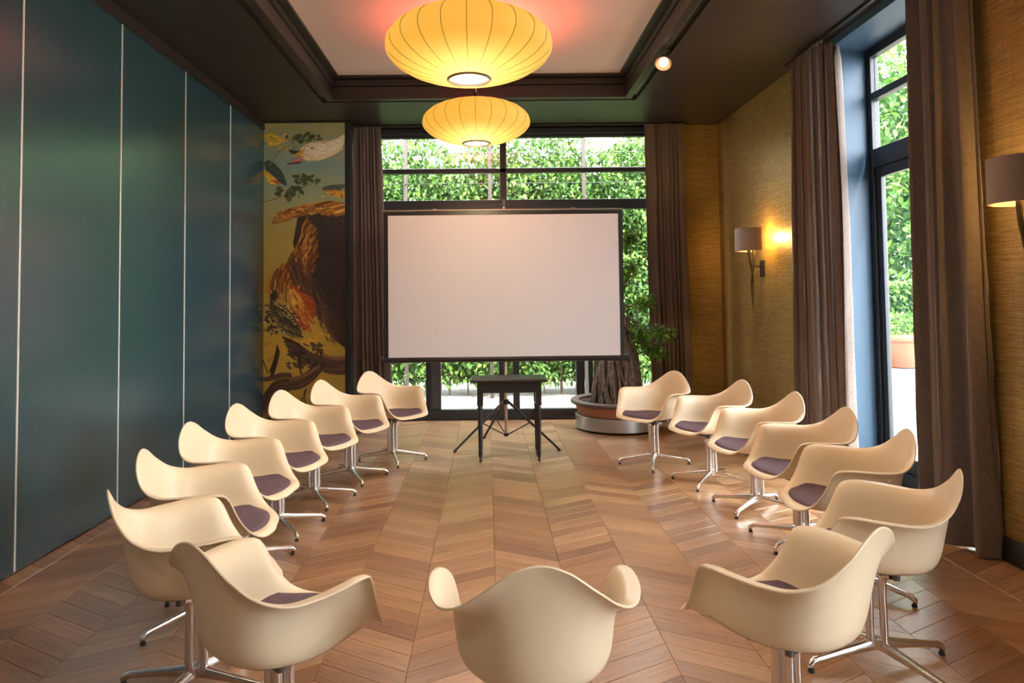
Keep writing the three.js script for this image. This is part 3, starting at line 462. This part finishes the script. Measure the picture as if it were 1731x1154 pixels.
{
  const a = makeLamp(), b = dup(a);
  const place = (o, x, y, z, label, red) => {
    o.position.set(x, y, z); tag(o, label, 'lamp', 'pleated saucer pendant lamps');
    const cord = mesh('cord', rod([0, 0.42, 0], [0.012, 3.83 - y, 0], 0.004), mat([0.55, 0.48, 0.35], 0.6), o);
    mesh('ceiling_rose', cyl(0.055, 0.05, 3.825 - y, 3.843 - y, 24, 0.012, 0), M.strip, cord);
    const down = new THREE.PointLight(new THREE.Color().setRGB(1, 0.74, 0.42), PEND); down.position.set(x, y - 0.25, z); down.castShadow = true; down.shadow.radius = 5; scene.add(down);
    const up = new THREE.SpotLight(new THREE.Color().setRGB(1, 0.10, 0.06), red, 0, 1.25, 0.6); up.position.set(x, y + 0.47, z); up.target.position.set(x, 4, z); up.castShadow = true; up.shadow.radius = 4; scene.add(up, up.target);
  };
  place(a, -0.087, 2.688, -3.69, 'large looking glowing saucer pendant lamp, nearer of the two', RED * 0.15);
  place(b, -0.079, 2.80, -5.74, 'glowing saucer pendant lamp farther away, hanging before the garden window', RED);
}
// ---------------------------------------------------------------- track spots
function trackSpot(x, z, label, seen, tx, tz, cd) {
  const o = group('track_spotlight', [x, HC, z]);
  mesh('track_adapter', rbox(-0.018, 0.018, -0.005, 0.0195, -0.05, 0.05, 0.004), M.black, o);
  mesh('stem', rod([0, 0.0, 0], [-0.02, -0.06, 0.02], 0.006), M.black, o);
  const tgt = V(tx, 0, tz), c = V(x - 0.045, HC - 0.105, z + 0.03), dir = tgt.clone().sub(c).normalize(), q = new THREE.Quaternion().setFromUnitVectors(V(0, -1, 0), dir);
  const lat = new THREE.LatheGeometry([[0.012, 0.06], [0.03, 0.055], [0.042, 0.03], [0.055, -0.005], [0.057, -0.02], [0.053, -0.02], [0.05, -0.004], [0.036, 0.03], [0.01, 0.045]].map((p) => new THREE.Vector2(...p)), 28); lat.scale(1.25, 1.25, 1.25); lat.applyQuaternion(q); lat.translate(-0.045, -0.105, 0.03);
  mesh('reflector_housing', lat, mat([0.35, 0.22, 0.14], 0.3, 0.8), o);
  const b = new THREE.SphereGeometry(0.042, 20, 14); b.applyQuaternion(q); b.translate(-0.045, -0.105, 0.03);
  mesh('bulb', b, new THREE.MeshPhysicalMaterial({ color: 0xffffff, emissive: new THREE.Color().setRGB(1, 0.72, 0.42), emissiveIntensity: 3 }), o);
  const s = new THREE.SpotLight(new THREE.Color().setRGB(1, 0.82, 0.62), cd, 0, 0.75, 0.8); s.position.copy(c).addScaledVector(dir, 0.06); s.target.position.copy(tgt); s.castShadow = true; s.shadow.radius = 2.5; scene.add(s, s.target);
  tag(o, label, 'spotlight', 'spotlights on the ceiling track');
}
{
  const tr = group('lighting_track', [0, 0, 0]);
  mesh('rail', rbox(1.571, 1.611, HC + 0.02, HC + 0.085, -7.2, 4.4, 0.003), M.black, tr);
  mesh('bright_lip', rbox(1.553, 1.559, HC - 0.006, HC + 0.02, -7.2, 4.4, 0.001), mat([0.3, 0.3, 0.3], 0.25, 0.8), tr);
  tag(tr, 'black lighting track recessed along the ceiling tray edge', 'track');
  const tl = group('lighting_track', [0, 0, 0]);
  mesh('rail', rbox(-1.745, -1.705, HC + 0.02, HC + 0.085, -7.2, 4.4, 0.003), M.black, tl);
  tag(tl, 'black lighting track in the ceiling groove above the panel wall', 'track');
  trackSpot(1.585, -5.86, 'lit ceiling spotlight on the track right of the lamps', true, 0.2, -3.2, SPOT);
  for (const [x, z, tx, tz, cd, where] of [[1.585, -2.6, -0.6, -4.4, SPOT, 'first out of view on the window side track'], [1.585, -0.6, 0.2, -2.6, SPOT, 'overhead on the window side track'], [1.585, 1.6, 0.9, -1.2, SPOT, 'rearmost on the window side track'], [-1.725, -2.8, 0.5, -4.8, SPOT, 'first out of view on the panel side track'], [-1.725, -0.6, -0.4, -2.4, SPOT, 'overhead on the panel side track'], [-1.725, 1.6, -0.8, -0.8, SPOT, 'rearmost on the panel side track']]) trackSpot(x, z, 'added unseen fill spotlight ' + where, false, tx, tz, cd);  // unseen spots added along both tracks to fill the room with warm light
}
// ---------------------------------------------------------------- wall sconces
function sconce(z, label) {
  const x = 2.70, y = 2.06, o = group('wall_sconce', [x, 0, z]);
  const R = 0.15; // curved shade, open towards the wall
  mesh('shade', sheet((u, v) => { const a = lerp(-0.64, 0.64, u) * PI; return V(-R * cos(a), y - 0.115 + 0.23 * v, R * sin(a) * 1.0); }, 48, 6, 0.003), M.shadeCloth, o);
  const h1 = [], h2 = []; for (let k = 0; k <= 14; k++) { const t = k / 14, r = 0.026 * (1 - t), a = t * 5; h1.push(V(r * cos(a) + 0.01, y - 0.08 - 0.68 * t, r * sin(a) + 0.0)); h2.push(V(-r * cos(a) + 0.01, y - 0.08 - 0.68 * t, -r * sin(a))); }
  const horn = (p) => { const rings = []; p.forEach((c, k) => { const r = Math.max(0.001, 0.016 * (1 - k / 14) * (1 + 0.12 * (k % 2))); const ring = []; for (let j = 0; j < 10; j++) ring.push(V(c.x + r * cos(j / 10 * 2 * PI), c.y, c.z + r * sin(j / 10 * 2 * PI))); rings.push(ring); }); return loft(rings); };
  mesh('horn_stem', horn(h1), M.bronze, o); mesh('horn_stem', horn(h2), M.bronze, o);
  mesh('wall_plate', rbox(0.168, 0.184, 1.685, 1.86, -0.2, -0.1, 0.004), M.black, o);
  mesh('bracket', [rod([0.01, 1.79, 0], [0.17, 1.79, -0.15], 0.007)], M.black, o);
  mesh('lamp_holder', [cyl(0.016, 0.016, y - 0.09, y - 0.02, 14, 0.01, 0), rod([0.01, y - 0.06, 0], [-R + 0.002, y - 0.06, 0], 0.003)], M.black, o);
  const b = new THREE.SphereGeometry(0.024, 18, 12); b.scale(1, 1.35, 1); b.translate(0.01, y + 0.012, 0);
  mesh('bulb', b, new THREE.MeshPhysicalMaterial({ color: 0xffffff, emissive: new THREE.Color().setRGB(1, 0.72, 0.35), emissiveIntensity: 6 }), o);
  const l = new THREE.PointLight(new THREE.Color().setRGB(1, 0.58, 0.16), 1.3); l.position.set(x + 0.07, y + 0.02, z + 0.06); l.castShadow = true; l.shadow.radius = 1.2; scene.add(l);
  return tag(o, label, 'sconce', 'wall sconces on the gold wall');
}
sconce(-7.0, 'wall sconce with grey drum shade and tapering horn stem near the back corner');
sconce(-3.42, 'wall sconce shade at the right edge beside the brown drape');
// ---------------------------------------------------------------- curtains
function curtain(name, A, B, yTop, wTop, wBot, depth, pleats, label, bend = 0, s = 1) { // A..B: floor line of the drape at its widest
  const a = V(...A), b = V(...B), d = b.clone().sub(a), L = d.length(); d.normalize(); const n = V(-d.z, 0, d.x).multiplyScalar(s), ph = rr(0, 6);
  const g = sheet((u, v) => {
    const y = lerp(0.012, yTop, v), w = lerp(wBot[1] - wBot[0], wTop[1] - wTop[0], Math.pow(v, 0.8)), o = lerp(wBot[0], wTop[0], Math.pow(v, 0.8));
    const uu = u + 0.05 * sin(u * 7.3 + ph) + 0.025 * sin(u * 17 + ph * 3), drift = 0.3 * sin(u * 9 + ph) * (1 - v) + 0.14 * sin(v * 5 + u * 14 + ph), f = uu * pleats * 2 * PI + drift * 2.4;
    const amp = depth * (0.55 + 0.45 * (1 - v)) * (0.8 + 0.4 * sin(u * 13 + ph * 2)) * (v > 0.965 ? lerp(1, 0.45, (v - 0.965) / 0.035) : 1);
    const foot = smooth(0.05, 0, v) * 0.02 * sin(u * 17 + ph);
    return a.clone().addScaledVector(d, (o + w * (u + 0.018 * sin(f * 2 + 1))) * L).addScaledVector(n, amp * (sin(f) + 0.3 * sin(2 * f + ph) + 0.12 * sin(5 * f + 3 * v)) + foot - bend * Math.pow(Math.max(0, u - 0.5) / 0.5, 2)).setY(y);
  }, pleats * 22, 48, 0.003, { uvScale: [2.2, 6] });
  const o = group(name); mesh('drape', g, M.curtain, o);
  const hd = sheet((u, v) => { const f = u * pleats * 2 * PI; return a.clone().addScaledVector(d, lerp(wTop[0], wTop[1], u) * L).addScaledVector(n, depth * 0.22 * sin(f) + 0.001).setY(yTop - 0.012 + v * 0.02); }, pleats * 8, 2, 0.004);
  mesh('heading_tape', hd, M.curtain, o);
  tag(o, label, 'curtain', 'floor length taupe curtains'); return o;
}
curtain('curtain', [-1.61, 0, -8.3], [-1.13, 0, -8.3], 3.583, [0, 0.7], [0, 1], 0.045, 7, 'taupe curtain between the bird mural and the garden window');
curtain('curtain', [1.92, 0, -8.27], [2.46, 0, -8.27], 3.583, [0.02, 0.93], [0.08, 1], 0.045, 8, 'taupe curtain between the garden window and the gold pier');
curtain('curtain', [2.77, 0, -6.12], [2.77, 0, -5.45], 3.583, [0.12, 0.84], [0, 1], 0.065, 7, 'taupe drape right of the lit sconce, at the far side of the tall window', 0.15);
curtain('curtain', [2.80, 0, -4.46], [2.80, 0, -3.86], 3.583, [0.0, 0.95], [0, 1], 0.06, 5, 'brown drape at the near side of the tall window, behind the orange-lit chair');
{
  const o = group('curtain_rail'); mesh('rail', rbox(-1.6, 2.45, HC - 0.02, HC, -8.32, -8.29, 0.003), M.black, o); tag(o, 'dark curtain rail on the ceiling before the garden window', 'rail');
  const p = group('curtain_rail'); mesh('rail', rbox(2.77, 2.80, HC - 0.02, HC, -6.25, -3.7, 0.003), M.black, p); tag(p, 'dark curtain rail on the ceiling along the gold wall', 'rail');
}
// ---------------------------------------------------------------- planter with the ficus
const PX = 1.465, PZ2 = -7.885;
{
  const o = group('plant_pot', [PX, 0, PZ2]);
  const L = (pts) => new THREE.LatheGeometry(pts.map((p) => new THREE.Vector2(...p)), 64);
  mesh('steel_band', L([[0.0, 0.02], [0.43, 0.02], [0.47, 0.024], [0.472, 0.03], [0.472, 0.165], [0.466, 0.17], [0.0, 0.17]]), M.steel, o);
  mesh('plinth', L([[0, 0], [0.42, 0], [0.42, 0.022], [0, 0.022]]), M.black, o);
  mesh('bowl', L([[0.0, 0.168], [0.43, 0.168], [0.44, 0.18], [0.455, 0.22], [0.475, 0.28], [0.48, 0.295], [0.43, 0.295], [0.42, 0.25], [0.0, 0.25]]), M.terracotta, o);
  mesh('rim', L([[0.43, 0.255], [0.43, 0.32], [0.44, 0.332], [0.515, 0.332], [0.525, 0.322], [0.525, 0.3], [0.515, 0.29], [0.478, 0.282]]), M.rimDark, o);
  mesh('soil', L([[0.432, 0.285], [0.3, 0.3], [0.12, 0.31], [0, 0.312]].reverse()), M.soil, o);
  tag(o, 'wide terracotta bowl on a steel band holding the ficus', 'pot');
}
function leafGeo(L, W) { // folded leaf with a curled tip
  const p = [[0, 0, 0], [W * 0.42, 0.012, L * 0.35], [W * 0.36, 0.01, L * 0.68], [0, -0.01, L], [-W * 0.36, 0.01, L * 0.68], [-W * 0.42, 0.012, L * 0.35], [0, 0, L * 0.5]];
  const g = new THREE.BufferGeometry(); g.setAttribute('position', new THREE.Float32BufferAttribute(p.flat(), 3)); g.setAttribute('uv', new THREE.Float32BufferAttribute(new Float32Array(14), 2)); g.setIndex([0, 1, 6, 1, 2, 6, 2, 3, 6, 3, 4, 6, 4, 5, 6, 5, 0, 6]); g.computeVertexNormals(); return g;
}
const GREENS = [[0.10, 0.24, 0.035], [0.16, 0.33, 0.05], [0.07, 0.17, 0.03], [0.24, 0.42, 0.07], [0.12, 0.28, 0.06], [0.19, 0.36, 0.04], [0.05, 0.12, 0.025]];
function leaves(name, parent, count, size, place, gain = 1) { // place() returns [x, y, z, facing direction or null]
  const im = new THREE.InstancedMesh(leafGeo(size, size * 0.62), M.leaf, count), m = new THREE.Matrix4(), q = new THREE.Quaternion(), e = new THREE.Euler(), c = new THREE.Color();
  for (let i = 0; i < count; i++) {
    const [x, y, z, turn] = place(i), s = rr(0.65, 1.25);
    e.set(rr(-0.2, 1.35), (turn ?? rr(0, 2 * PI)) + rr(-1.3, 1.3), rr(-0.7, 0.7), 'YXZ'); q.setFromEuler(e); m.compose(V(x, y, z), q, V(s, s, s)); im.setMatrixAt(i, m);
    const g = GREENS[Math.floor(rnd() * GREENS.length)], k = rr(0.75, 1.25) * gain; c.setRGB(g[0] * k, g[1] * k, g[2] * k); im.setColorAt(i, c);
  }
  im.name = name; im.castShadow = im.receiveShadow = true; im.userData.kind = 'stuff'; parent.add(im); return im;
}
{
  const o = group('ficus_tree', [PX, 0.28, PZ2]); const parts = [];
  const ring = (y, r, ox, oz) => { const a = []; for (let k = 0; k < 40; k++) { const t = k / 40 * 2 * PI, q = r * (1 + 0.07 * sin(t * 7 + y * 6) + 0.05 * sin(t * 13 - y * 9)); a.push(V(ox + q * cos(t), y, oz + q * sin(t))); } return a; };
  const core = []; for (const [y, r, ox] of [[0, 0.25, 0.02], [0.1, 0.24, 0.02], [0.3, 0.215, 0.0], [0.5, 0.195, -0.02], [0.7, 0.17, -0.02], [0.95, 0.12, -0.02], [1.3, 0.08, 0.02], [1.7, 0.05, 0.05]]) core.push(ring(y, r, ox, 0));
  parts.push(loft(core));
  for (let k = 0; k < 64; k++) { // ropey aerial roots twisting over the trunk
    let a = k / 54 * 2 * PI + rr(-0.1, 0.1); const tw = rr(-0.7, 0.8), r0 = rr(0.25, 0.30), pts = [], top = rr(0.55, 1.0);
    for (let q = 0; q <= 9; q++) { const t = q / 9, y = t * top, r = lerp(r0, lerp(0.24, 0.15, smooth(0.2, 1, y)), Math.sqrt(t)) + 0.012 * sin(t * 9 + k); pts.push([r * cos(a + tw * t), y, r * sin(a + tw * t)]); }
    parts.push(tube(pts, rr(0.009, 0.022), 20, 6));
  }
  mesh('trunk', parts, M.bark, o);
  const tips = [];
  for (const [pts, r] of [[[[0.02, 0.9, 0.1], [0.2, 0.86, 0.2], [0.38, 0.84, 0.24], [0.56, 0.8, 0.26]], 0.012], [[[0.02, 0.95, 0.1], [0.16, 0.8, 0.22], [0.3, 0.66, 0.26], [0.44, 0.58, 0.28]], 0.011], [[[0.03, 1.1, 0.05], [0.14, 1.1, 0.12], [0.26, 1.14, 0.15], [0.34, 1.2, 0.16]], 0.012], [[[0.04, 1.2, 0], [0.12, 1.0, 0.15], [0.2, 0.88, 0.2], [0.24, 0.7, 0.22]], 0.012], [[[0.04, 1.3, 0], [0.15, 1.42, 0.04], [0.2, 1.6, 0.0]], 0.014], [[[0.04, 1.4, 0], [-0.1, 1.6, 0], [-0.3, 1.75, 0.05]], 0.018], [[[0.05, 1.6, 0], [0.1, 1.8, 0.05], [0.2, 1.95, 0.02]], 0.016], [[[-0.02, 1.0, 0.02], [-0.25, 1.2, 0.02], [-0.4, 1.35, 0.05]], 0.016]]) {
    mesh('branch', tube(pts, r, 20, 7), M.bark, o); const cv = new THREE.CatmullRomCurve3(pts.map((p) => V(...p))); tips.push(cv);
  }
  leaves('foliage', o, 900, 0.07, (i) => { const cv = tips[i % tips.length], p = cv.getPoint(0.4 + 0.62 * Math.sqrt(rnd())); return [p.x + rr(-0.08, 0.08), p.y + rr(-0.055, 0.05), clamp(p.z + rr(-0.08, 0.08), -0.42, 0.4)]; }, 1.2);
  tag(o, 'ficus with fat ropey trunk and leafy branches in the bowl', 'tree');
}
// ---------------------------------------------------------------- outside
{
  const gr = mesh('gravel_ground', [box(-30, 45, -0.25, -0.13, -45, -8.8), box(XW + 0.22, 45, -0.25, -0.13, -8.8, 25)], M.gravel); struct(gr, 'pale gravel court outside the windows'); gr.userData.category = 'ground';
  const hz = -11.4;
  const h = group('garden_hedge', [0, -0.13, hz]);
  const stems = []; for (let k = 0; k < 40; k++) { const x = -5.2 + k * 0.29 + rr(-0.1, 0.1); stems.push(tube([[x, 0, -0.2], [x + rr(-0.1, 0.1), 1, -0.25], [x + rr(-0.2, 0.2), 2.2, -0.2], [x + rr(-0.3, 0.3), 3.6, -0.25]], rr(0.012, 0.028), 12, 5)); }
  mesh('stems', stems, M.bark, h).userData.kind = 'stuff';
  const topY = (x) => 4.42 + 0.18 * sin(x * 2.1) + 0.12 * sin(x * 5.3 + 1) + (x > 0.3 && x < 1.2 ? -0.12 : 0);
  leaves('foliage', h, 90000, 0.095, () => { const x = rr(-5.4, 6.4), y = 0.2 + (topY(x) - 0.2) * Math.pow(rnd(), 0.95); return [x, y, rr(-0.55, 0.12) + 0.08 * sin(x * 7 + y * 5), 0]; }, 0.75);
  leaves('inner_foliage', h, 44000, 0.16, () => { const x = rr(-5.4, 6.4), y = 0.25 + (topY(x) - 0.6) * rnd(); return [x, y, rr(-1.3, -0.6), 0]; }, 0.75);
  tag(h, 'leafy green hedge behind the garden window', 'hedge');
  const t = group('wire_trellis', [0, -0.13, hz + 0.2]);
  for (const x of [-3.2, -1.32, 0.06, 1.6, 3.2]) mesh('post', rbox(x - 0.03, x + 0.03, 0, 4.25, -0.03, 0.03, 0.006), mat([0.04, 0.025, 0.02], 0.6), t);
  for (const y of [4.2, 4.0, 3.75, 3.5]) mesh('wire', rod([-5, y, 0], [6, y, 0], 0.006, 0.006, 6), M.black, t);
  tag(t, 'thin wire trellis with posts along the hedge top', 'trellis');
}
{ // court seen through the tall window
  const wl = group('low_brick_wall', [8.2, -0.13, -15.2], 0.35);
  mesh('mortar_core', box(-3, 3.5, 0, 0.46, -0.1, 0.1), M.mortar, wl);
  for (let r = 0; r < 6; r++) for (let k = 0; k < 24; k++) { const x = -2.95 + k * 0.265 + (r % 2) * 0.13; mesh('brick', BRICK(), M.brick, wl).position.set(x, 0.038 + r * 0.076, 0.1 + 0.004 * hash(r, k)); }
  tag(wl, 'low pale brick wall at the edge of the gravel court', 'wall');
  const pt = group('garden_pot', [9.05, 0.33, -15.0]);
  const L = (pts) => new THREE.LatheGeometry(pts.map((p) => new THREE.Vector2(...p)), 40);
  mesh('vessel', L([[0, -0.44], [0.26, -0.44], [0.33, 0.12], [0.38, 0.13], [0.39, 0.27], [0.34, 0.27], [0.33, 0.16], [0, 0.14]]), mat([0.30, 0.10, 0.05], 0.8), pt);
  leaves('shrub', pt, 300, 0.1, () => { const a = rr(0, 6.28), r = 0.3 * Math.sqrt(rnd()); return [r * cos(a), rr(0.15, 0.75), r * sin(a)]; });
  tag(pt, 'orange terracotta pot with shrub seen through the tall window', 'pot');
  const hb = group('clipped_hedge', [9.4, -0.13, -17.2]);
  leaves('foliage', hb, 32000, 0.12, () => [rr(-4.2, 6.2), 1.95 * Math.sqrt(rnd()), rr(-1.0, 0.1), 0], 0.7);
  tag(hb, 'clipped garden hedge behind the terracotta pot', 'hedge');
  for (const [x, z, h, r, label] of [[11.2, -20.5, 10.5, 3.6, 'broad green tree behind the clipped hedge'], [14.5, -22, 9.5, 3.4, 'tall green tree farther right behind the clipped hedge'], [7.2, -24, 9, 3.0, 'green tree behind the hedge, left in the tall window']]) {
    const t = group('garden_tree', [x, -0.13, z]);
    mesh('trunk', [tube([[0, 0, 0], [0.1, 1.5, 0], [0, 3, 0.1], [0.1, 5, 0]], 0.16, 16, 8), tube([[0, 2.5, 0], [0.8, 4, 0.3], [1.3, 5.5, 0.5]], 0.07, 12, 6), tube([[0, 2.5, 0], [-0.8, 4, 0.3], [-1.4, 5.2, 0.2]], 0.07, 12, 6)], M.bark, t);
    leaves('foliage', t, 14000, 0.24, () => { const a = rr(0, 6.28), b = Math.acos(rr(-1, 1)), q = Math.pow(rnd(), 0.4), k = 1 + 0.18 * sin(a * 5) * sin(b * 6); return [r * q * k * sin(b) * cos(a), h * 0.52 + h * 0.46 * q * k * cos(b), r * q * k * sin(b) * sin(a)]; }, 0.7);
    tag(t, label, 'tree');
  }
}
function BRICK() { BRICK.g ??= (() => { const g = new THREE.BoxGeometry(0.25, 0.066, 0.03); return g; })(); return BRICK.g; }
renderer.render(scene, camera);
